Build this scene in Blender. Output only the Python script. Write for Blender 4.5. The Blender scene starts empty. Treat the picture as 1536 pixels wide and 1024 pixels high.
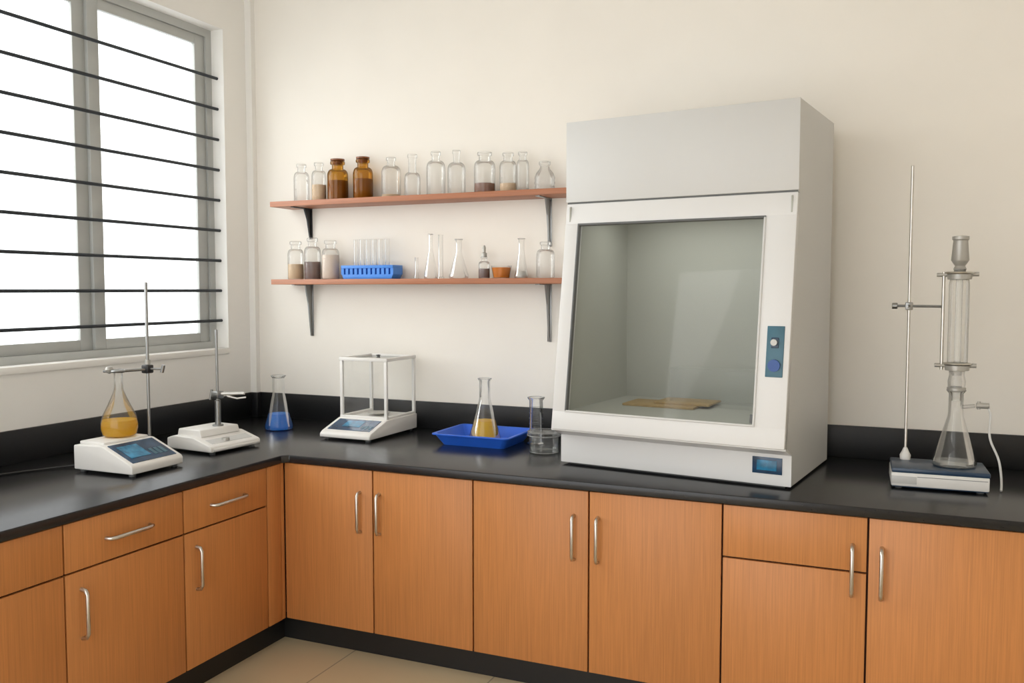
import bpy, bmesh, math
from mathutils import Vector, Matrix
S = bpy.context.scene
S.view_settings.view_transform = 'Standard'

# ---------------------------------------------------------------- materials
def lin(c):
    return tuple(((x/255)/12.92 if x/255 <= .04045 else ((x/255+.055)/1.055)**2.4) for x in c)

def newmat(name):
    m = bpy.data.materials.new(name); m.use_nodes = True
    nt = m.node_tree; nt.nodes.clear()
    out = nt.nodes.new('ShaderNodeOutputMaterial')
    return m, nt, out

def pm(name, rgb, rough=.5, metal=0, var=.06, scale=8, bump=0, stretch=(1,1,1), spec=.5):
    m, nt, out = newmat(name)
    N = nt.nodes.new; L = nt.links.new
    p = N('ShaderNodeBsdfPrincipled'); L(p.outputs[0], out.inputs[0])
    p.inputs['Roughness'].default_value = rough
    p.inputs['Metallic'].default_value = metal
    p.inputs['Specular IOR Level'].default_value = spec
    tc = N('ShaderNodeTexCoord'); mp = N('ShaderNodeMapping'); mp.inputs['Scale'].default_value = stretch
    no = N('ShaderNodeTexNoise'); no.inputs['Scale'].default_value = scale; no.inputs['Detail'].default_value = 4
    L(tc.outputs['Object'], mp.inputs[0]); L(mp.outputs[0], no.inputs['Vector'])
    cr = N('ShaderNodeValToRGB')
    c = lin(rgb)
    cr.color_ramp.elements[0].position = .3; cr.color_ramp.elements[1].position = .7
    cr.color_ramp.elements[0].color = (*[x*(1-var) for x in c], 1)
    cr.color_ramp.elements[1].color = (*[min(1, x*(1+var)) for x in c], 1)
    L(no.outputs['Fac'], cr.inputs[0]); L(cr.outputs[0], p.inputs['Base Color'])
    if bump:
        b = N('ShaderNodeBump'); b.inputs['Strength'].default_value = bump; b.inputs['Distance'].default_value = .01
        L(no.outputs['Fac'], b.inputs['Height']); L(b.outputs[0], p.inputs['Normal'])
    return m

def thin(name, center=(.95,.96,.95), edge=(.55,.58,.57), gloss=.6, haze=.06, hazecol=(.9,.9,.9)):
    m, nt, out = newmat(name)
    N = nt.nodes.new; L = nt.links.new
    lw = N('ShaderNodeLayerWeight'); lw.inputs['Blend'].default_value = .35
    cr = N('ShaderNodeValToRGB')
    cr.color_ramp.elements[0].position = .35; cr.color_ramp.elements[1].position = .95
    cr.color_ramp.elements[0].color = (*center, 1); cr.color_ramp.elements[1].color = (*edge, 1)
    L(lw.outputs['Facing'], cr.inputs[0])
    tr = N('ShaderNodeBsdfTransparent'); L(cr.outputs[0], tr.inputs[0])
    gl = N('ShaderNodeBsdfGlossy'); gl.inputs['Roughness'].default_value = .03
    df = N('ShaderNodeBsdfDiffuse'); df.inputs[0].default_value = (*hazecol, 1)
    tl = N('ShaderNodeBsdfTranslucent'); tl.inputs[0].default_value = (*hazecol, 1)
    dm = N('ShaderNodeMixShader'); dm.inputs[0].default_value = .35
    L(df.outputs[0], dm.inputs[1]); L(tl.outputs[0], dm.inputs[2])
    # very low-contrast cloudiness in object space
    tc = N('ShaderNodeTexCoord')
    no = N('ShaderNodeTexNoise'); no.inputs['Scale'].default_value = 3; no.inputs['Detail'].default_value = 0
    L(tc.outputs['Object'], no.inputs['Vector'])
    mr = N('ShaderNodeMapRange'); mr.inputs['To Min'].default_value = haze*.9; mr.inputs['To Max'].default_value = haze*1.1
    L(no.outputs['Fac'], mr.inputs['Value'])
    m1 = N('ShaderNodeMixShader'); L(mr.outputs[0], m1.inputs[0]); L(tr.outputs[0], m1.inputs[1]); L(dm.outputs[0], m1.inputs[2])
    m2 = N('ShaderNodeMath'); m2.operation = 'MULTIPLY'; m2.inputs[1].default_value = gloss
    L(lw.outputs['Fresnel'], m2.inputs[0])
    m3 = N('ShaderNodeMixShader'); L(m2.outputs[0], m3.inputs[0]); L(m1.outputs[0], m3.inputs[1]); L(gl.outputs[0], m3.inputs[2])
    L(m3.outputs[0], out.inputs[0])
    return m

def wood(name, rgb, dark=.8, vertical=True):
    m, nt, out = newmat(name)
    N = nt.nodes.new; L = nt.links.new
    p = N('ShaderNodeBsdfPrincipled'); L(p.outputs[0], out.inputs[0])
    p.inputs['Roughness'].default_value = .45
    tc = N('ShaderNodeTexCoord'); mp = N('ShaderNodeMapping')
    mp.inputs['Scale'].default_value = (110,110,2.2) if vertical else (1.6,60,60)
    no = N('ShaderNodeTexNoise'); no.inputs['Scale'].default_value = 1.5; no.inputs['Detail'].default_value = 6
    no.inputs['Roughness'].default_value = .6
    L(tc.outputs['Object'], mp.inputs[0]); L(mp.outputs[0], no.inputs['Vector'])
    n2 = N('ShaderNodeTexNoise'); n2.inputs['Scale'].default_value = 1.3; L(tc.outputs['Object'], n2.inputs['Vector'])
    ad = N('ShaderNodeMath'); ad.operation='ADD'; L(no.outputs['Fac'], ad.inputs[0])
    m2 = N('ShaderNodeMath'); m2.operation='MULTIPLY'; m2.inputs[1].default_value=.3; L(n2.outputs['Fac'], m2.inputs[0]); L(m2.outputs[0], ad.inputs[1])
    cr = N('ShaderNodeValToRGB'); c = lin(rgb)
    cr.color_ramp.elements[0].position=.4; cr.color_ramp.elements[1].position=.85
    cr.color_ramp.elements[0].color=(*[x*dark for x in c],1)
    cr.color_ramp.elements[1].color=(*[min(1,x*1.08) for x in c],1)
    L(ad.outputs[0], cr.inputs[0]); L(cr.outputs[0], p.inputs['Base Color'])
    b = N('ShaderNodeBump'); b.inputs['Strength'].default_value=.04; L(no.outputs['Fac'], b.inputs['Height']); L(b.outputs[0], p.inputs['Normal'])
    return m

def tiles():
    m, nt, out = newmat('floor_tile')
    N = nt.nodes.new; L = nt.links.new
    p = N('ShaderNodeBsdfPrincipled'); L(p.outputs[0], out.inputs[0]); p.inputs['Roughness'].default_value=.3
    tc = N('ShaderNodeTexCoord'); mp = N('ShaderNodeMapping'); mp.inputs['Location'].default_value=(.15,.1,0)
    L(tc.outputs['Object'], mp.inputs[0])
    br = N('ShaderNodeTexBrick'); br.offset=0; br.inputs['Scale'].default_value=1
    br.inputs['Brick Width'].default_value=.8; br.inputs['Row Height'].default_value=.8
    br.inputs['Mortar Size'].default_value=.004
    br.inputs['Color1'].default_value=(*lin((206,188,154)),1); br.inputs['Color2'].default_value=(*lin((201,183,150)),1)
    br.inputs['Mortar'].default_value=(*lin((150,136,112)),1)
    L(mp.outputs[0], br.inputs['Vector']); L(br.outputs[0], p.inputs['Base Color'])
    return m

M = dict(
 wall=pm('painted_plaster', (242,237,228), .85, var=.012, scale=3, bump=.03),
 wallw=pm('painted_plaster_white', (242,240,235), .85, var=.012, scale=3, bump=.03),
 ceil=pm('ceiling_paint', (240,238,232), .9, var=.01),
 granite=pm('black_granite', (27,27,29), .25, var=.25, scale=90),
 splash=pm('black_granite_upstand', (18,18,20), .45, var=.2, scale=90),
 toe=pm('black_kick', (22,21,21), .5, var=.1),
 wood=wood('cabinet_veneer', (196,130,73), .80),
 carc=pm('cabinet_shadow_gap', (62,34,16), .8),
 shelfw=wood('shelf_wood', (176,114,80), vertical=False),
 steel=pm('brushed_steel', (205,202,196), .28, 1, var=.05, scale=40),
 steeld=pm('dark_steel', (150,151,150), .35, 1, var=.05),
 blackm=pm('black_metal', (22,22,24), .4, 0, var=.1),
 grille=pm('grille_paint', (38,44,50), .5, 0, var=.1),
 alu=pm('window_aluminium', (184,186,183), .5, .1, var=.03),
 white=pm('white_plastic', (233,231,227), .38, var=.015),
 white2=pm('hood_enamel', (205,205,203), .4, var=.012, scale=2),
 white3=pm('hood_frame_enamel', (220,220,219), .35, var=.01, scale=2),
 grey=pm('grey_liner', (173,174,165), .5, var=.02, scale=2),
 seam=pm('rubber_seam', (96,98,98), .6, var=.05),
 screen=pm('display_panel', (30,62,92), .2, var=.3, scale=14),
 screen2=pm('display_lcd', (36,120,160), .25, var=.4, scale=30),
 teal=pm('switch_plate', (52,98,116), .35, var=.1),
 btn=pm('blue_button', (26,70,140), .3, var=.1),
 navy=pm('navy_top_plate', (40,62,86), .3, var=.08),
 tray=pm('blue_plastic', (42,104,222), .4, var=.06),
 rack=pm('rack_blue_plastic', (66,136,226), .45, var=.08),
 mat=pm('cork_mat', (166,140,92), .8, var=.15, scale=60, bump=.2),
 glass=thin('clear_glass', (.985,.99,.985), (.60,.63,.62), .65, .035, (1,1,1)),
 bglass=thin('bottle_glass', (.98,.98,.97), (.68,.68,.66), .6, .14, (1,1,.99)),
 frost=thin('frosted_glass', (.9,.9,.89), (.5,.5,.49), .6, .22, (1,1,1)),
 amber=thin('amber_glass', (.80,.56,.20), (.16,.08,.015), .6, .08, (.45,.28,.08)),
 hglass=thin('sash_glass', (.89,.90,.885), (.75,.77,.76), .3, .015),
 tank=thin('tank_glass', (.95,.955,.95), (.8,.82,.81), .15, .05),
 pane=thin('window_pane', (.97,.98,.98), (.9,.92,.92), .25, .0),
 yellow=thin('yellow_liquid', (1,.84,.12), (.95,.60,.03), .25, .6, (1,.64,.03)),
 blue=thin('blue_liquid', (.10,.42,.95), (.03,.22,.8), .3, .6, (.03,.34,1)),
 brownl=pm('brown_liquid', (128,74,38), .2, var=.1),
 amberl=pm('amber_bottle_contents', (156,116,56), .3, var=.1),
 tanl=pm('tan_powder', (222,196,160), .8, var=.06, scale=60),
 darkl=pm('dark_liquid', (96,52,38), .25, var=.06),
 pink=pm('pale_powder', (232,216,202), .8, var=.05, scale=40),
 orange=pm('orange_liquid', (220,134,36), .25, var=.08),
 cable=pm('cable_rubber', (20,20,22), .5),
 tubew=pm('white_tubing', (215,215,212), .4),
 dimm=pm('ground_metal', (176,174,168), .4, .4, var=.08),
)

# ---------------------------------------------------------------- geometry helpers
def group(name, loc=(0,0,0), rz=0):
    e = bpy.data.objects.new(name, None); e.empty_display_size = .1
    S.collection.objects.link(e); e.location = loc; e.rotation_euler = (0,0,math.radians(rz))
    return e

def finish(bm, name, mat, parent=None, smooth=None):
    bmesh.ops.recalc_face_normals(bm, faces=bm.faces)
    me = bpy.data.meshes.new(name); bm.to_mesh(me); bm.free()
    me.materials.append(mat)
    if smooth:
        me.shade_smooth(); me.set_sharp_from_angle(angle=math.radians(smooth))
    o = bpy.data.objects.new(name, me); S.collection.objects.link(o)
    if parent: o.parent = parent
    return o

def addbox(bm, x, y, z, bevel=0, seg=2):
    r = bmesh.ops.create_cube(bm, size=1)
    vs = r['verts']
    for v in vs:
        v.co = Vector((x[0] if v.co.x<0 else x[1], y[0] if v.co.y<0 else y[1], z[0] if v.co.z<0 else z[1]))
    if bevel:
        es = list({e for v in vs for e in v.link_edges})
        bmesh.ops.bevel(bm, geom=es, offset=bevel, segments=seg, affect='EDGES', profile=.5)

def box(parent, name, x, y, z, mat, bevel=0):
    bm = bmesh.new(); addbox(bm, x, y, z, bevel)
    return finish(bm, name, mat, parent, 35 if bevel else None)

def boxes(parent, name, lst, mat, bevel=0):
    bm = bmesh.new()
    for b in lst: addbox(bm, *b, bevel)
    return finish(bm, name, mat, parent, 35 if bevel else None)

def prism(parent, name, pts, axis, a0, a1, mat, bevel=0):
    """pts in the plane normal to axis: axis x -> (y,z), y -> (x,z), z -> (x,y)"""
    bm = bmesh.new()
    def mk(p, a):
        return {'x':(a,p[0],p[1]), 'y':(p[0],a,p[1]), 'z':(p[0],p[1],a)}[axis]
    A = [bm.verts.new(mk(p,a0)) for p in pts]; B = [bm.verts.new(mk(p,a1)) for p in pts]
    bm.faces.new(A); bm.faces.new(B[::-1])
    n = len(pts)
    for i in range(n): bm.faces.new((A[i],A[(i+1)%n],B[(i+1)%n],B[i]))
    bmesh.ops.recalc_face_normals(bm, faces=bm.faces)
    if bevel: bmesh.ops.bevel(bm, geom=list(bm.edges), offset=bevel, segments=3, affect='EDGES', profile=.5)
    return finish(bm, name, mat, parent, 35 if bevel else None)

def lathe(parent, name, prof, mat, c=(0,0,0), seg=36, axis='z', smooth=40):
    bm = bmesh.new(); rings = []
    for r, z in prof:
        if r < 1e-5: rings.append([bm.verts.new((0,0,z))])
        else: rings.append([bm.verts.new((r*math.cos(2*math.pi*i/seg), r*math.sin(2*math.pi*i/seg), z)) for i in range(seg)])
    for a, b in zip(rings, rings[1:]):
        for i in range(seg):
            j = (i+1) % seg
            if len(a)==1 and len(b)==1: continue
            if len(a)==1: bm.faces.new((a[0], b[i], b[j]))
            elif len(b)==1: bm.faces.new((a[i], a[j], b[0]))
            else: bm.faces.new((a[i],a[j],b[j],b[i]))
    R = Matrix.Identity(4)
    if axis=='x': R = Matrix.Rotation(math.pi/2,4,'Y')
    if axis=='y': R = Matrix.Rotation(-math.pi/2,4,'X')
    bmesh.ops.transform(bm, matrix=Matrix.Translation(c) @ R, verts=bm.verts)
    return finish(bm, name, mat, parent, smooth)

def cyl(parent, name, r, z0, z1, mat, c=(0,0), axis='z', bev=.002, seg=28):
    cc = (c[0],c[1],0) if axis=='z' else c
    return lathe(parent, name, [(0,z0),(r-bev,z0),(r,z0+bev),(r,z1-bev),(r-bev,z1),(0,z1)], mat, cc, seg, axis)

def tube(parent, name, pts, r, mat, smooth=False, res=3):
    cu = bpy.data.curves.new(name,'CURVE'); cu.dimensions='3D'; cu.bevel_depth=r; cu.bevel_resolution=res; cu.use_fill_caps=True
    if smooth:
        sp = cu.splines.new('NURBS'); sp.points.add(len(pts)-1); sp.use_endpoint_u=True; sp.order_u=4
    else:
        sp = cu.splines.new('POLY'); sp.points.add(len(pts)-1)
    for p, q in zip(sp.points, pts): p.co = (*q,1)
    o = bpy.data.objects.new(name, cu); S.collection.objects.link(o)
    dg = bpy.context.evaluated_depsgraph_get()
    me = bpy.data.meshes.new_from_object(o.evaluated_get(dg))
    bpy.data.objects.remove(o); bpy.data.curves.remove(cu)
    me.materials.clear(); me.materials.append(mat); me.shade_smooth(); me.set_sharp_from_angle(angle=math.radians(50))
    ob = bpy.data.objects.new(name, me); S.collection.objects.link(ob)
    if parent: ob.parent = parent
    return ob

def torus(parent, name, R, r, c, mat, axis='z'):
    pts = [(R+r*math.cos(a*math.pi/5), r*math.sin(a*math.pi/5)) for a in range(11)]
    return lathe(parent, name, pts, mat, c, 32, axis, 80)

# ---------------------------------------------------------------- room
XL, YB, ZC = -4.05, 4.87, 3.95
XR, YF = 2.6, -1.6
WY0, WY1, WZ0, WZ1 = 1.70, 4.617, 1.50, 3.58
boxes(None, 'wall_left', [((XL-.25,XL),(YF,YB+.2),(0,WZ0)), ((XL-.25,XL),(YF,YB+.2),(WZ1,ZC)),
      ((XL-.25,XL),(WY1,YB+.2),(WZ0,WZ1)), ((XL-.25,XL),(YF,WY0),(WZ0,WZ1))], M['wallw'])
box(None, 'wall_back', (XL,XR), (YB,YB+.2), (0,ZC), M['wall'])
box(None, 'wall_right', (XR,XR+.2), (YF,YB+.2), (0,ZC), M['wall'])
box(None, 'front_light_blocker', (.2,XR), (YF-.2,YF), (0,ZC), M['wall'])  # unseen partial wall, added to cut front light and darken the right side
box(None, 'floor', (XL-.25,XR+.2), (YF-.2,YB+.2), (-.1,0), tiles())
box(None, 'ceiling', (XL-.25,XR+.2), (YF-.2,YB+.2), (ZC,ZC+.1), M['ceil'])
box(None, 'trim_1', (XL,XL+.05), (4.83,YB), (1.185,ZC), M['wallw'])      # corner pilaster
box(None, 'trim_2', (XL-.10,XL+.012), (WY0,WY1+.0), (WZ0-.035,WZ0+.002), M['wallw'], .004)  # window sill

# window: three sliding aluminium sashes
w = group('window_1', (XL-.14,0,0))
fr = [((-.04,.04),(WY0,WY1),(WZ0,WZ0+.045)), ((-.04,.04),(WY0,WY1),(WZ1-.05,WZ1)),
      ((-.04,.04),(WY1-.05,WY1),(WZ0+.045,WZ1-.05)), ((-.04,.04),(WY0,WY0+.05),(WZ0+.045,WZ1-.05))]
boxes(w, 'outer_frame', fr, M['alu'])
for i,(a,b,dx) in enumerate([(3.655,4.567,.012),(2.71,3.66,-.012),(1.75,2.70,.012)]):
    X = (dx-.014, dx+.014)
    z0, z1 = WZ0+.045, WZ1-.05
    boxes(w, f'sash_{i+1}', [(X,(a,a+.075),(z0,z1)),(X,(b-.085,b),(z0,z1)),
          (X,(a+.075,b-.085),(z0,z0+.06)),(X,(a+.075,b-.085),(z1-.06,z1))], M['alu'], .003)
    box(w, f'pane_{i+1}', (dx-.003,dx+.003), (a+.075,b-.085), (z0+.06,z1-.06), M['pane'])
g = group('window_grille', (XL-.055,0,0))
for i in range(9):
    z = 1.684+.198*i
    tube(g, f'bar_{i+1}', [(0,WY0-.01,z),(0,WY1+.01,z)], .0098, M['grille'])

# ---------------------------------------------------------------- cabinets
CT, CB = 1.02, .98
XC, YC = -2.95, 3.77
XE = 1.6; YE = .6
c1 = group('base_cabinet', (0,0,0))
boxes(c1, 'carcass', [((XC,XE),(YC+.012,YB-.004),(.133,CB))], M['carc'])
box(c1, 'toe_kick', (XC-.055,XE), (YC+.055,YB-.004), (0,.133), M['toe'])
def hv(parent, name, x, y, z0, z1, ax):
    d = .034
    o = (lambda k: (x, y-k)) if ax=='y' else (lambda k: (x+k, y))
    P = [(0,z0),(d*.7,z0+.004),(d,z0+.022),(d,z1-.022),(d*.7,z1-.004),(0,z1)]
    tube(parent, name, [(*o(k),z) for k,z in P], .0085, M['steel'])
gap = .004
xs = [-2.945,-2.396,-1.833,-1.248,-.649,-.072,.52,1.12,XE]
for i in range(len(xs)-1):
    x = (xs[i]+gap/1, xs[i+1]-gap/1)
    if i == 4:
        box(c1, 'drawer_front', x, (YC-.008,YC+.011), (.754,.975), M['wood'], .002)
        box(c1, f'door_{i+1}', x, (YC-.008,YC+.011), (.137,.746), M['wood'], .002)
    else:
        box(c1, f'door_{i+1}', x, (YC-.008,YC+.011), (.137,.975), M['wood'], .002)
for i,x in enumerate([-2.471,-2.357,-1.319,-1.204,-.129,-.02,1.06]):
    hv(c1, f'handle_{i+1}', x, YC-.008, .655, .86, 'y')
c2 = group('base_cabinet', (0,0,0))
boxes(c2, 'carcass', [((XL+.004,XC-.012),(YE,YC+.012),(.133,CB))], M['carc'])
box(c2, 'toe_kick', (XL+.004,XC-.055), (YE,YC+.055), (0,.133), M['toe'])
box(c2, 'corner_filler', (XC-.011,XC+.008), (3.621,3.728), (.137,.975), M['wood'], .002)
box(c2, 'corner_post', (XC-.011,XC+.006), (3.732,YC-.012), (.137,.975), M['wood'], .002)
ys = [3.617,3.036,2.405,1.775,1.17,YE]
for i in range(len(ys)-1):
    y = (ys[i+1]+gap, ys[i]-gap)
    box(c2, f'drawer_{i+1}', (XC-.011,XC+.008), y, (.779,.975), M['wood'], .002)
    box(c2, f'door_{i+1}', (XC-.011,XC+.008), y, (.137,.771), M['wood'], .002)
    yh = ys[i+1]+.075
    hv(c2, f'door_handle_{i+1}', XC+.008, yh, .50, .70, 'x')
    if i == 2: continue
    ym = (y[0]+y[1])/2
    d=.034; P=[(0,ym-.115),(d*.7,ym-.111),(d,ym-.093),(d,ym+.093),(d*.7,ym+.111),(0,ym+.115)]
    tube(c2, f'drawer_handle_{i+1}', [(XC+.008+k,yy,.872) for k,yy in P], .0085, M['steel'])

ct = group('countertop', (0,0,0))
XF, YFr = -2.93, 3.75
prism(ct, 'slab', [(XL+.001,YE),(XF,YE),(XF,YFr-.03),(XF+.03,YFr),(XE,YFr),(XE,YB-.001),(XL+.001,YB-.001)], 'z', CB, CT, M['granite'], .004)
box(ct, 'backsplash_rear', (XL+.02,XE), (YB-.02,YB-.001), (CT,CT+.165), M['splash'], .002)
box(ct, 'backsplash_side', (XL+.001,XL+.02), (YE,YB), (CT,CT+.165), M['splash'], .002)
box(ct, 'backsplash_corner', (XL+.02,XL+.07), (4.81,YB-.02), (CT,CT+.165), M['splash'], .002)

# ---------------------------------------------------------------- shelves
SH = [(2.455,.20,.28),(1.955,.34,.34)]
for k,(z,l1,l2) in enumerate(SH):
    s = group('bottle_shelf', (0,0,z))
    box(s, 'board', (-3.716,-1.66), (4.645,YB-.001), (-.033,0), M['shelfw'], .002)
    for j,(x,l,mt) in enumerate([(-3.56,l1,M['blackm'] if k==0 else M['steeld']),(-1.864,l2,M['steeld'])]):
        box(s, f'bracket_wall_leg_{j+1}', (x-.013,x+.013), (YB-.007,YB-.001), (-.033-l,-.033), mt, .001)
        box(s, f'bracket_arm_{j+1}', (x-.013,x+.013), (YB-.20,YB-.001), (-.039,-.033), mt, .001)
        prism(s, f'bracket_web_{j+1}', [(YB-.005,-.038),(YB-.075,-.038),(YB-.045,-.033-l*.35),(YB-.015,-.033-l),(YB-.005,-.033-l)], 'x', x-.005, x+.005, mt)

# ---------------------------------------------------------------- glassware
def rad(prof, z):
    for (r0,z0),(r1,z1) in zip(prof,prof[1:]):
        if z0 <= z <= z1 and z1>z0: return r0+(r1-r0)*(z-z0)/(z1-z0)
    return prof[-1][0]
def liquid(parent, prof, h, mat, name='liquid', z0=.004):
    n=8; P=[(0,z0)]
    for i in range(n+1):
        z = z0+(h-z0)*i/n
        P.append((max(.002,rad(prof,max(z,.0045))*.955), z))
    P.append((0,h))
    lathe(parent, name, P, mat)
def bottle(name, x, y, z, r, h, mat=None, nr=None, fill=0, fmat=None, shoulder=.62, cap=None):
    g = group(name, (x,y,z)); nr = nr or r*.5
    P = [(0,0),(r*.92,0),(r,.006)]
    P += [(r,h*shoulder)]
    for a in range(1,7):
        t=a/6; P.append((nr+(r-nr)*math.cos(t*math.pi/2)**.8 if t<1 else nr, h*(shoulder+.17*math.sin(t*math.pi/2))))
    P += [(nr,h*.9),(nr*1.25,h*.91),(nr*1.3,h*.95),(nr*1.25,h*.985),(nr*1.0,h)]
    lathe(g, 'glass_body', P, mat or M['bglass'])
    if fill: liquid(g, P, h*fill, fmat, 'contents')
    if cap:
        lathe(g,'stopper',[(0,h*.9),(nr*.8,h*.9),(nr*.95,h),(nr*1.25,h*1.005),(nr*1.25,h*1.045),(0,h*1.05)], cap)
    return g
def erlen(name, x, y, z, r, h, nr=None, fill=0, fmat=None, mat=None, bulb=False):
    g = group(name,(x,y,z)); nr = nr or r*.33
    if bulb:
        P=[(0,0),(r*.72,0),(r*.9,.01),(r,h*.12),(r*.99,h*.2),(r*.86,h*.33),(r*.62,h*.46),(r*.42,h*.58),(nr*1.1,h*.70),(nr,h*.8),(nr,h*.96),(nr*1.3,h*.985),(nr*1.3,h)]
    else:
        P=[(0,0),(r*.9,0),(r*.98,.006),(r,.018),(r*.97,h*.1),(r*.80,h*.24),(nr+.02*r,h*.66),(nr,h*.71),(nr,h*.96),(nr*1.22,h*.985),(nr*1.25,h)]
    lathe(g,'glass_body',P,mat or M['glass'])
    torus(g,'rim',nr*(1.3 if bulb else 1.25),.0022,(0,0,h),M['frost'])
    if fill: liquid(g,P,h*fill,fmat)
    return g
YS=4.76; z=2.455
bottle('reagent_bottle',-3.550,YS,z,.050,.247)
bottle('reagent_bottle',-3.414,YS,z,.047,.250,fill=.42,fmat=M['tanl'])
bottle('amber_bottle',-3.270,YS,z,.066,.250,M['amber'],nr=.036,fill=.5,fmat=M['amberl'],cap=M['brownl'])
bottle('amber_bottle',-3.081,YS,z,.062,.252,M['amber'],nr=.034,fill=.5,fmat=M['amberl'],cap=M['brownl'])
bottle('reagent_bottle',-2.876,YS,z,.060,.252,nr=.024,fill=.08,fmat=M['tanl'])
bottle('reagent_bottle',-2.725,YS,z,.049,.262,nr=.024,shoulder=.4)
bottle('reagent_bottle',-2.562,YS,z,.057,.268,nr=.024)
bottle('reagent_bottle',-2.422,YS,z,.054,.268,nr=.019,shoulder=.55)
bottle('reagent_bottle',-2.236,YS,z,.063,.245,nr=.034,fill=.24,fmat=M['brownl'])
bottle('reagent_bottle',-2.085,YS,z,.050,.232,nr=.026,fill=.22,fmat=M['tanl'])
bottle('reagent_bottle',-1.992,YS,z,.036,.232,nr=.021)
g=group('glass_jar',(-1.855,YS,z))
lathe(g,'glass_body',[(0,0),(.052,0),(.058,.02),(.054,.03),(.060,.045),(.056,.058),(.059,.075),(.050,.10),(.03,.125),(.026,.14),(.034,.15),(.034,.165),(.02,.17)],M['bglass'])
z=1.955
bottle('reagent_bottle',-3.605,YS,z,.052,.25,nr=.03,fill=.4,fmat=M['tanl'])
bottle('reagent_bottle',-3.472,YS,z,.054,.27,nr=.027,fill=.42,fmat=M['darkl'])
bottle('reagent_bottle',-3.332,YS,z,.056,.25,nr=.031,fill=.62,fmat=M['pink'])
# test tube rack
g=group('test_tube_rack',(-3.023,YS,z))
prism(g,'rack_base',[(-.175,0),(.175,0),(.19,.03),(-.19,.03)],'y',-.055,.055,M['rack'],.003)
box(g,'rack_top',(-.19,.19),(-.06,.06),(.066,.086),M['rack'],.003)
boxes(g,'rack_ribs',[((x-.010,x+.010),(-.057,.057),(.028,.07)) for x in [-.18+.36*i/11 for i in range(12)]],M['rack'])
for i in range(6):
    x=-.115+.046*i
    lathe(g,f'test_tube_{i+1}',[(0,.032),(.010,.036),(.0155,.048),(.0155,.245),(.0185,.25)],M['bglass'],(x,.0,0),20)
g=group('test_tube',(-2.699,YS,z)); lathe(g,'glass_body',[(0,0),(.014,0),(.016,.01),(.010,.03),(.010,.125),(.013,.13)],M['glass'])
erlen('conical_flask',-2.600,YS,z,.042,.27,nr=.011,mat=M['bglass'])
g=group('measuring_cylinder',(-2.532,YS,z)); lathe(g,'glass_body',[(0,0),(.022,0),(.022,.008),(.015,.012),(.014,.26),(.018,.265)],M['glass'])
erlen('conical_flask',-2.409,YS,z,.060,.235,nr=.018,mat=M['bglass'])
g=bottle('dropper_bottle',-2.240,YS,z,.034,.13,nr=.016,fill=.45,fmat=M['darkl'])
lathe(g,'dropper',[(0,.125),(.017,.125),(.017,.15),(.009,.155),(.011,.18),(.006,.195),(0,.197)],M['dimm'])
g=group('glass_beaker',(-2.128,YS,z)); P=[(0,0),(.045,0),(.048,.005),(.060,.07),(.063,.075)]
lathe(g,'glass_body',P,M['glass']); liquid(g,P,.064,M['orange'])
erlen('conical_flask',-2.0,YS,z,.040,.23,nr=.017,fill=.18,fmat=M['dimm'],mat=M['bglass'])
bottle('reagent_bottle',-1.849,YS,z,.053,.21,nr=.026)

# ---------------------------------------------------------------- magnetic stirrer with display
def slab_on_slope(parent,name,p0,p1,s0,s1,n0,n1,axis,a0,a1,mat,bevel=0):
    """quad section resting on the sloped line p0->p1 (fractional s), extruded along axis"""
    d=Vector((p1[0]-p0[0],p1[1]-p0[1])); n=Vector((-d.y,d.x)).normalized()
    if n.y<0: n=-n
    f=lambda s,k:(p0[0]+d.x*s+n.x*k, p0[1]+d.y*s+n.y*k)
    return prism(parent,name,[f(s0,n0),f(s1,n0),f(s1,n1),f(s0,n1)],axis,a0,a1,mat,bevel)
st=group('magnetic_stirrer',(-3.395,3.155,CT))
prism(st,'housing',[(-.182,.014),(-.182,.13),(.0,.135),(.18,.058),(.19,.046),(.19,.014)],'y',-.16,.16,M['white'],.006)
box(st,'top_plate',(-.176,-.015),(-.13,.14),(.130,.146),M['white'],.006)
a,b=(.0,.135),(.18,.058)
slab_on_slope(st,'display_panel',a,b,.06,.94,-.002,.003,'y',-.135,.135,M['screen'])
slab_on_slope(st,'display_lcd',a,b,.2,.75,.002,.0045,'y',-.11,.01,M['screen2'])
for i in range(3):
    slab_on_slope(st,f'key_{i+1}',a,b,.5,.78,.002,.0045,'y',.03+.03*i,.05+.03*i,M['teal'])
for i,(x,y) in enumerate([(-.15,-.13),(.16,-.13),(-.15,.13),(.16,.13)]): cyl(st,f'foot_{i+1}',.016,0,.02,M['seam'],(x,y))
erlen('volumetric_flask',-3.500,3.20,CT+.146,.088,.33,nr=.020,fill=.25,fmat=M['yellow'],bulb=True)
rs=group('retort_stand',(-3.455,3.345,CT))
cyl(rs,'rod',.0075,.0,.906,M['steeld'])
cyl(rs,'foot',.03,0,.012,M['steeld'])
box(rs,'boss_head',(-.022,.022),(-.022,.018),(.448,.49),M['blackm'],.005)
tube(rs,'clamp_arm',[(0,-.02,.468),(-.03,-.115,.468)],.007,M['steeld'])
torus(rs,'clamp_ring',.028,.007,(-.045,-.145,.468),M['steeld'])
tube(rs,'ring_screw',[(-.07,-.155,.468),(-.11,-.175,.468)],.007,M['steeld'])
lathe(rs,'ball_grip',[(0,-.02),(.014,-.014),(.02,0),(.014,.014),(0,.02)],M['dimm'],(-.085,-.162,.475),20)
tube(rs,'tightening_screw',[(.02,0,.470),(.085,.02,.470)],.005,M['steeld'])
tube(rs,'wing_knob',[(.075,.018,.452),(.085,.02,.490)],.009,M['steeld'])
cyl(rs,'knob_collar',.013,.49,.515,M['dimm'])
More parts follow.
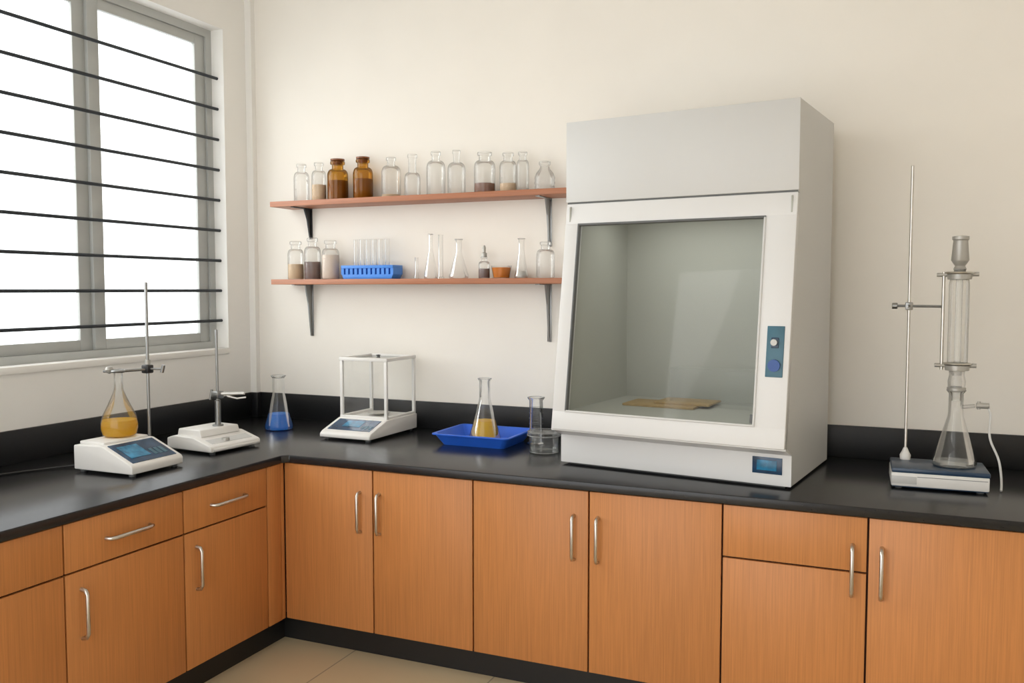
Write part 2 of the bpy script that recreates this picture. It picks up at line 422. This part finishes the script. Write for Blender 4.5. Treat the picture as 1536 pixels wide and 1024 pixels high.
# cable
tube(None,'power_cable',[(-3.577,3.11,CT+.03),(-3.65,3.08,CT+.01),(-3.72,3.00,CT+.006),(-3.80,2.85,CT+.006),(-3.86,2.6,CT+.006),(-3.9,2.2,CT+.006),(-3.95,1.6,CT+.006)],.005,M['cable'],True)

# second stirrer with support rod
s2=group('hotplate_stirrer',(-3.41,3.76,CT),-6)
prism(s2,'housing',[(-.17,.014),(-.17,.07),(-.12,.085),(.03,.085),(.16,.048),(.17,.04),(.17,.014)],'y',-.175,.175,M['white'],.007)
prism(s2,'platform',[(-.135,.08),(.055,.08),(.04,.118),(-.125,.118)],'y',-.135,.135,M['white'],.006)
a,b=(.03,.085),(.16,.048)
slab_on_slope(s2,'control_strip',a,b,.45,.85,-.002,.002,'y',-.14,.14,M['white2'])
lathe(s2,'dial',[(0,0),(.022,0),(.02,.014),(0,.014)],M['dimm'],(.12,-.03,.058),20)
box(s2,'front_lip',(.16,.178),(-.16,.16),(.02,.034),M['white'],.004)
for i,(x,y) in enumerate([(-.14,-.14),(.14,-.14),(-.14,.14),(.14,.14)]): cyl(s2,f'foot_{i+1}',.015,0,.02,M['seam'],(x,y))
cyl(s2,'rod',.007,.11,.65,M['steeld'],(-.008,.035))
cyl(s2,'sleeve',.016,.117,.26,M['steeld'],(-.008,.035))
cyl(s2,'sleeve_foot',.03,.116,.126,M['steeld'],(-.008,.035))
box(s2,'boss_head',(-.035,.018),(.012,.058),(.27,.31),M['steeld'],.005)
tube(s2,'clamp_arm',[(-.03,.02,.295),(.13,.10,.300)],.009,M['steel'])
tube(s2,'clamp_jaw',[(.05,.05,.285),(.10,.075,.272),(.14,.10,.278)],.005,M['steel'])
tube(s2,'clamp_knob',[(-.05,.02,.262),(-.04,.025,.318)],.007,M['steeld'])

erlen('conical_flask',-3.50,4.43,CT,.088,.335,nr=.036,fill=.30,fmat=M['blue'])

# ---------------------------------------------------------------- analytical balance
b=group('analytical_balance',(-2.875,4.49,CT),-1)
prism(b,'housing',[(-.265,.014),(-.265,.035),(-.245,.05),(-.075,.105),(.265,.105),(.265,.014)],'x',-.172,.172,M['white'],.006)
p0,p1=(-.245,.05),(-.075,.105)
slab_on_slope(b,'display_panel',p0,p1,.12,.88,-.002,.003,'x',-.145,.145,M['screen'])
slab_on_slope(b,'display_lcd',p0,p1,.35,.75,.002,.0045,'x',-.07,.05,M['screen2'])
for i in range(3):
    slab_on_slope(b,f'key_{i+1}',p0,p1,.25,.45,.002,.0045,'x',.07+.025*i,.085+.025*i,M['teal'])
X0,X1,Y0,Y1,Z0,Z1=-.155,.155,-.06,.255,.105,.45
for i,(x,y) in enumerate([(X0,Y0),(X1,Y0),(X0,Y1),(X1,Y1)]):
    box(b,f'post_{i+1}',(x-.009,x+.009),(y-.009,y+.009),(Z0,Z1),M['white'],.002)
boxes(b,'top_rails',[((X0-.012,X1+.012),(Y0-.012,Y0+.012),(Z1-.004,Z1+.016)),((X0-.012,X1+.012),(Y1-.012,Y1+.012),(Z1-.004,Z1+.016)),
      ((X0-.012,X0+.012),(Y0,Y1),(Z1-.004,Z1+.016)),((X1-.012,X1+.012),(Y0,Y1),(Z1-.004,Z1+.016))],M['white'],.002)
boxes(b,'base_rails',[((X0-.01,X1+.01),(Y0-.01,Y0+.01),(Z0-.002,Z0+.014)),((X1-.01,X1+.01),(Y0,Y1),(Z0-.002,Z0+.014)),((X0-.01,X0+.01),(Y0,Y1),(Z0-.002,Z0+.014))],M['white'],.002)
def sheet(parent,name,quads,mat):
    bm=bmesh.new()
    for q in quads: bm.faces.new([bm.verts.new(p) for p in q])
    return finish(bm,name,mat,parent)
sheet(b,'glass_panels',[[(X0,Y0,Z0),(X1,Y0,Z0),(X1,Y0,Z1),(X0,Y0,Z1)],[(X0,Y0,Z0),(X0,Y1,Z0),(X0,Y1,Z1),(X0,Y0,Z1)],
   [(X1,Y0,Z0),(X1,Y1,Z0),(X1,Y1,Z1),(X1,Y0,Z1)],[(X0,Y0,Z1+.006),(X1,Y0,Z1+.006),(X1,Y1,Z1+.006),(X0,Y1,Z1+.006)]],M['glass'])
cyl(b,'weighing_pan',.07,.118,.123,M['steel'],(0,.10)); cyl(b,'pan_stem',.012,.1,.12,M['steel'],(0,.10))
lathe(b,'lid_handle',[(0,Z1+.006),(.012,Z1+.006),(.008,Z1+.016),(.016,Z1+.022),(0,Z1+.026)],M['seam'],(0,.1,0),20)
for i,(x,y) in enumerate([(-.14,-.23),(.14,-.23),(-.14,.23),(.14,.23)]): cyl(b,f'foot_{i+1}',.016,0,.02,M['seam'],(x,y))

# ---------------------------------------------------------------- blue tray + flask
tr=group('plastic_tray',(-2.125,4.51,CT),0)
bm=bmesh.new()
def ring(w,d,z,n=6,rc=.03):
    vs=[]
    for cx,cy,a0 in [(w-rc,d-rc,0),(-w+rc,d-rc,90),(-w+rc,-d+rc,180),(w-rc,-d+rc,270)]:
        for i in range(n):
            a=math.radians(a0+90*i/(n-1)); vs.append(bm.verts.new((cx+rc*math.cos(a),cy+rc*math.sin(a),z)))
    return vs
R=[ring(.19,.155,0),ring(.225,.19,.058),ring(.238,.203,.060),ring(.238,.203,.066),ring(.220,.185,.066),ring(.186,.151,.008)]
bm.faces.new(R[0][::-1]); bm.faces.new(R[-1])
for A,B in zip(R,R[1:]):
    for i in range(len(A)): bm.faces.new((A[i],A[(i+1)%len(A)],B[(i+1)%len(A)],B[i]))
finish(bm,'tray_body',M['tray'],tr,35)
erlen('conical_flask',-2.125,4.52,CT+.009,.090,.355,nr=.031,fill=.33,fmat=M['yellow'])

# jar and measuring cylinder
j=group('glass_jar',(-1.700,4.36,CT))
lathe(j,'glass_body',[(0,.0),(.06,0),(.078,.008),(.080,.02),(.080,.085),(.076,.092)],M['glass'])
lathe(j,'base_thick',[(0,.004),(.074,.004),(.076,.02),(0,.022)],M['glass'])
lathe(j,'lid',[(.076,.088),(.088,.090),(.090,.098),(.088,.112),(.06,.118),(0,.119)],M['glass'])
torus(j,'lid_rim',.088,.004,(0,0,.094),M['frost'])
torus(j,'lid_edge',.087,.003,(0,0,.113),M['frost'])
torus(j,'foot_rim',.076,.003,(0,0,.006),M['frost'])
mc=group('measuring_cylinder',(-1.826,4.56,CT))
lathe(mc,'glass_body',[(0,0),(.05,0),(.05,.01),(.04,.016),(.038,.02),(.038,.25),(.048,.262),(.05,.268)],M['glass'])
liquid(mc,[(.038,0),(.038,.3)],.09,M['glass'],'liquid',.018)
for i in range(6): torus(mc,f'graduation_{i+1}',.0385,.0008,(0,0,.06+.03*i),M['seam'])
torus(mc,'top_rim',.046,.003,(0,0,.266),M['frost'])

# ---------------------------------------------------------------- fume hood
h=group('fume_hood',(-1.503,4.105,CT),-7.8)
W,D=1.12,.745; H=1.69
y0,z0,y1,z1=-.095,.19,.065,1.29
d=Vector((y1-y0,z1-z0)); Ls=d.length; d.normalize(); n=Vector((-d.y,d.x))
F=lambda s,k:(y0+d.x*s+n.x*k, z0+d.y*s+n.y*k)
side=[(0,.012),(0,.15),(y0,z0),(y1,z1),(.05,z1),(.05,H),(D,H),(D,.012)]
prism(h,'side_panel_left',side,'x',0,.02,M['white2'])
prism(h,'side_panel_right',side,'x',W-.02,W,M['white2'])
prism(h,'base_housing',[(0,.012),(0,.15),(y0+.001,z0),(y0+.005,.225),(y0+.06,.262),(D-.02,.262),(D-.02,.012)],'x',.02,W-.02,M['white3'])
prism(h,'base_front',[(-.004,.014),(-.004,.15),(y0-.012,z0-.004),(y0-.012,z0+.004),(y0+.01,z0+.004),(.0,.155),(0,.014)],'x',-.004,W+.004,M['white3'])
box(h,'header_panel',(-.004,W+.004),(.04,.052),(z1+.008,H),M['white2'],.003)
box(h,'header_seam',(.002,W-.002),(.046,.1),(z1-.004,z1+.012),M['seam'])
box(h,'roof',(.02,W-.02),(.05,D),(H-.02,H),M['white2'])
box(h,'header_floor',(.02,W-.02),(.08,D-.02),(1.275,1.29),M['grey'])
box(h,'rear_panel',(.02,W-.02),(D-.02,D),(.012,H-.02),M['grey'])
boxes(h,'side_liners',[((.02,.026),(.03,D-.02),(.262,1.275)),((W-.026,W-.02),(.03,D-.02),(.262,1.275))],M['grey'])
box(h,'work_surface',(.026,W-.026),(-.03,D-.02),(.262,.27),M['grey'])
def fp(name,x0,x1,s0,s1,k0,k1,mat,bev=.003): return prism(h,name,[F(s0,k0),F(s1,k0),F(s1,k1),F(s0,k1)],'x',x0,x1,mat,bev)
fp('sash_frame_bottom',0,W,0,.09,-.02,.022,M['white3'])
fp('sash_frame_top',0,W,Ls-.105,Ls-.003,-.02,.022,M['white3'])
fp('sash_frame_left',0,.072,.085,Ls-.10,-.02,.022,M['white3'])
fp('sash_frame_right',W-.135,W,.085,Ls-.10,-.02,.022,M['white3'])
sheet(h,'sash_glass',[[(.07,*F(.088,0)),(W-.133,*F(.088,0)),(W-.133,*F(Ls-.103,0)),(.07,*F(Ls-.103,0))]],M['hglass'])
fp('bead_bottom',.068,W-.131,.086,.096,0,.026,M['white2'],.002)
fp('bead_top',.068,W-.131,Ls-.112,Ls-.102,0,.026,M['seam'],.002)
fp('bead_left',.068,.077,.09,Ls-.105,0,.026,M['seam'],.002)
fp('bead_right',W-.141,W-.131,.09,Ls-.105,0,.026,M['white2'],.002)
fp('switch_plate',W-.098,W-.024,.305,.525,.020,.026,M['teal'],.002)
fp('switch_upper',W-.078,W-.046,.43,.475,.025,.030,M['navy'],.002)
lathe(h,'key_knob',[(0,0),(.014,0),(.012,.022),(0,.024)],M['dimm'],(W-.062,F(.455,.028)[0]-.022,F(.455,.028)[1]),20,'y')
lathe(h,'round_button',[(0,-.004),(.026,-.004),(.026,.008),(.02,.012),(0,.012)],M['btn'],(W-.06,F(.355,.028)[0]-.006,F(.355,.028)[1]),24,'y')
box(h,'base_display',(W-.165,W-.035),(-.008,-.003),(.062,.135),M['screen'],.001)
box(h,'base_lcd',(W-.145,W-.058),(-.0105,-.007),(.077,.122),M['screen2'],.001)
fp('sash_latch',W-.155,W-.138,.10,.14,.0,.02,M['seam'],.002)
box(h,'plinth',(.03,W-.03),(.03,D-.03),(0,.02),M['seam'])
la=bpy.data.lights.new('hood_fill_light','AREA'); la.shape='RECTANGLE'; la.size=.8; la.size_y=.25; la.energy=2.6; la.color=(1,1,.97)  # added fill light to brighten the hood interior, no real fitting
lo=bpy.data.objects.new('hood_fill_light',la); S.collection.objects.link(lo); lo.parent=h; lo.location=(W/2,.4,1.27)
cm=group('cork_mat',(-1.07,4.50,CT+.27),-6); boxes(cm,'mat_sheets',[((-.2,.18),(-.12,.10),(0,.012)),((-.05,.24),(-.06,.16),(.012,.022))],M['mat'],.002)
tb=group('glass_tank',(-.80,4.56,CT+.27),-7.8)
A,B,C=.25,.08,.19
sheet(tb,'tank_walls',[[(-A,-B,0),(A,-B,0),(A,-B,C),(-A,-B,C)],[(-A,B,0),(A,B,0),(A,B,C),(-A,B,C)],[(-A,-B,0),(-A,B,0),(-A,B,C),(-A,-B,C)],[(A,-B,0),(A,B,0),(A,B,C),(A,-B,C)]],M['tank'])

# ---------------------------------------------------------------- right apparatus
hp=group('digital_hotplate',(.195,4.305,CT),2)
box(hp,'housing',(-.192,.192),(-.13,.13),(.012,.072),M['white'],.006)
box(hp,'lower_skirt',(-.188,.188),(-.126,.126),(.008,.018),M['navy'],.002)
box(hp,'top_plate',(-.19,.195),(-.128,.135),(.070,.092),M['navy'],.006)
box(hp,'front_label',(-.19,-.09),(-.1325,-.129),(.024,.058),M['white2'],.001)
box(hp,'front_groove',(-.088,.185),(-.1315,-.129),(.056,.058),M['seam'])
for i,(x,y) in enumerate([(-.16,-.1),(.16,-.1),(-.16,.1),(.16,.1)]): cyl(hp,f'foot_{i+1}',.015,0,.014,M['seam'],(x,y))
r=group('retort_stand',(.065,4.40,CT+.092))
cyl(r,'rod',.0065,.0,1.335,M['steel'])
lathe(r,'rod_foot',[(0,0),(.022,0),(.024,.02),(.016,.035),(.01,.05),(.0075,.055)],M['white'],(0,0,0),20)
box(r,'boss_head',(-.016,.016),(-.018,.014),(.685,.72),M['steeld'],.004)
tube(r,'clamp_arm',[(-.055,.02,.703),(.0,0,.703),(.130,-.078,.703)],.006,M['steeld'])
cyl(r,'end_knob',.014,-.012,.012,M['steeld'],(-.06,.02,.703),'x')
tube(r,'boss_screw',[(0,-.02,.703),(-.01,-.05,.703)],.006,M['steeld'])
zb=CT+.092
fl=erlen('conical_flask',.262,4.315,zb,.090,.335,nr=.030)
liquid(fl,[(.09*.95,0),(.09,.02),(.085,.05)],.022,M['glass'],'residue')
tube(fl,'side_arm',[(.02,0,.262),(.075,.005,.270)],.008,M['frost'])
cyl(fl,'valve',.013,-.02,.03,M['dimm'],(.10,.005,.272),'x')
tube(fl,'valve_stem',[(.09,.005,.29),(.09,.005,.255)],.007,M['dimm'])
tube(fl,'drain_hose',[(.12,.005,.27),(.14,.005,.25),(.135,.0,.20),(.13,-.005,.14),(.15,-.01,.09),(.17,-.012,.05),(.18,-.015,.0),(.185,-.02,-.06),(.18,-.05,-.085)],.005,M['tubew'],True)
cd=group('reflux_condenser',(.262,4.315,zb))
lathe(cd,'lower_joint',[(.020,.29),(.022,.335),(.034,.34),(.036,.375),(.03,.405),(.032,.42)],M['frost'])
lathe(cd,'ground_neck',[(.031,.33),(.038,.333),(.038,.347),(.031,.351)],M['dimm'])
lathe(cd,'jacket',[(.018,.40),(.034,.425),(.040,.44),(.041,.48),(.041,.80),(.036,.835),(.022,.86)],M['bglass'])
lathe(cd,'inner_tube',[(.014,.42),(.014,.84)],M['bglass'],(0,0,0),20)
for i,zz in enumerate((.440,.838)):
    lathe(cd,f'collar_{i+1}',[(.036,zz-.018),(.048,zz-.016),(.050,zz),(.048,zz+.016),(.036,zz+.018)],M['dimm'])
    torus(cd,f'collar_ring_{i+1}',.052,.006,(0,0,zz+.012),M['steel'])
    tube(cd,f'bracket_{i+1}',[(-.09,.0,zz+.004),(-.045,.0,zz+.004)],.009,M['dimm'])
    tube(cd,f'screw_{i+1}',[(.045,.0,zz+.006),(.075,.0,zz+.006)],.010,M['dimm'])
tube(cd,'side_rod',[(-.062,0,.425),(-.062,0,.855)],.007,M['steel'])
lathe(cd,'top_joint',[(.022,.855),(.026,.868),(.020,.88),(.030,.895),(.033,.90),(.036,.905),(.029,.99),(.034,.995),(.034,1.008),(.026,1.01)],M['dimm'])

# ---------------------------------------------------------------- light
wd=bpy.data.worlds.new('World'); S.world=wd; wd.use_nodes=True
bg=wd.node_tree.nodes['Background']; bg.inputs[0].default_value=(.98,.99,1.0,1); bg.inputs[1].default_value=2.75
sl=bpy.data.lights.new('daylight_sun','SUN'); sl.energy=3.8; sl.angle=math.radians(70); sl.color=(1,.985,.955)
so=bpy.data.objects.new('daylight_sun',sl); S.collection.objects.link(so)
so.rotation_euler=Vector((.85,.45,-.35)).to_track_quat('-Z','Y').to_euler(); so.location=(-8,0,6)

cam=bpy.data.cameras.new('camera'); co=bpy.data.objects.new('camera',cam); S.collection.objects.link(co)
co.location=(0,0,1.89); co.rotation_euler=(math.radians(90-3.38),0,math.radians(23.4))
cam.sensor_width=36; cam.lens=30.98; S.camera=co
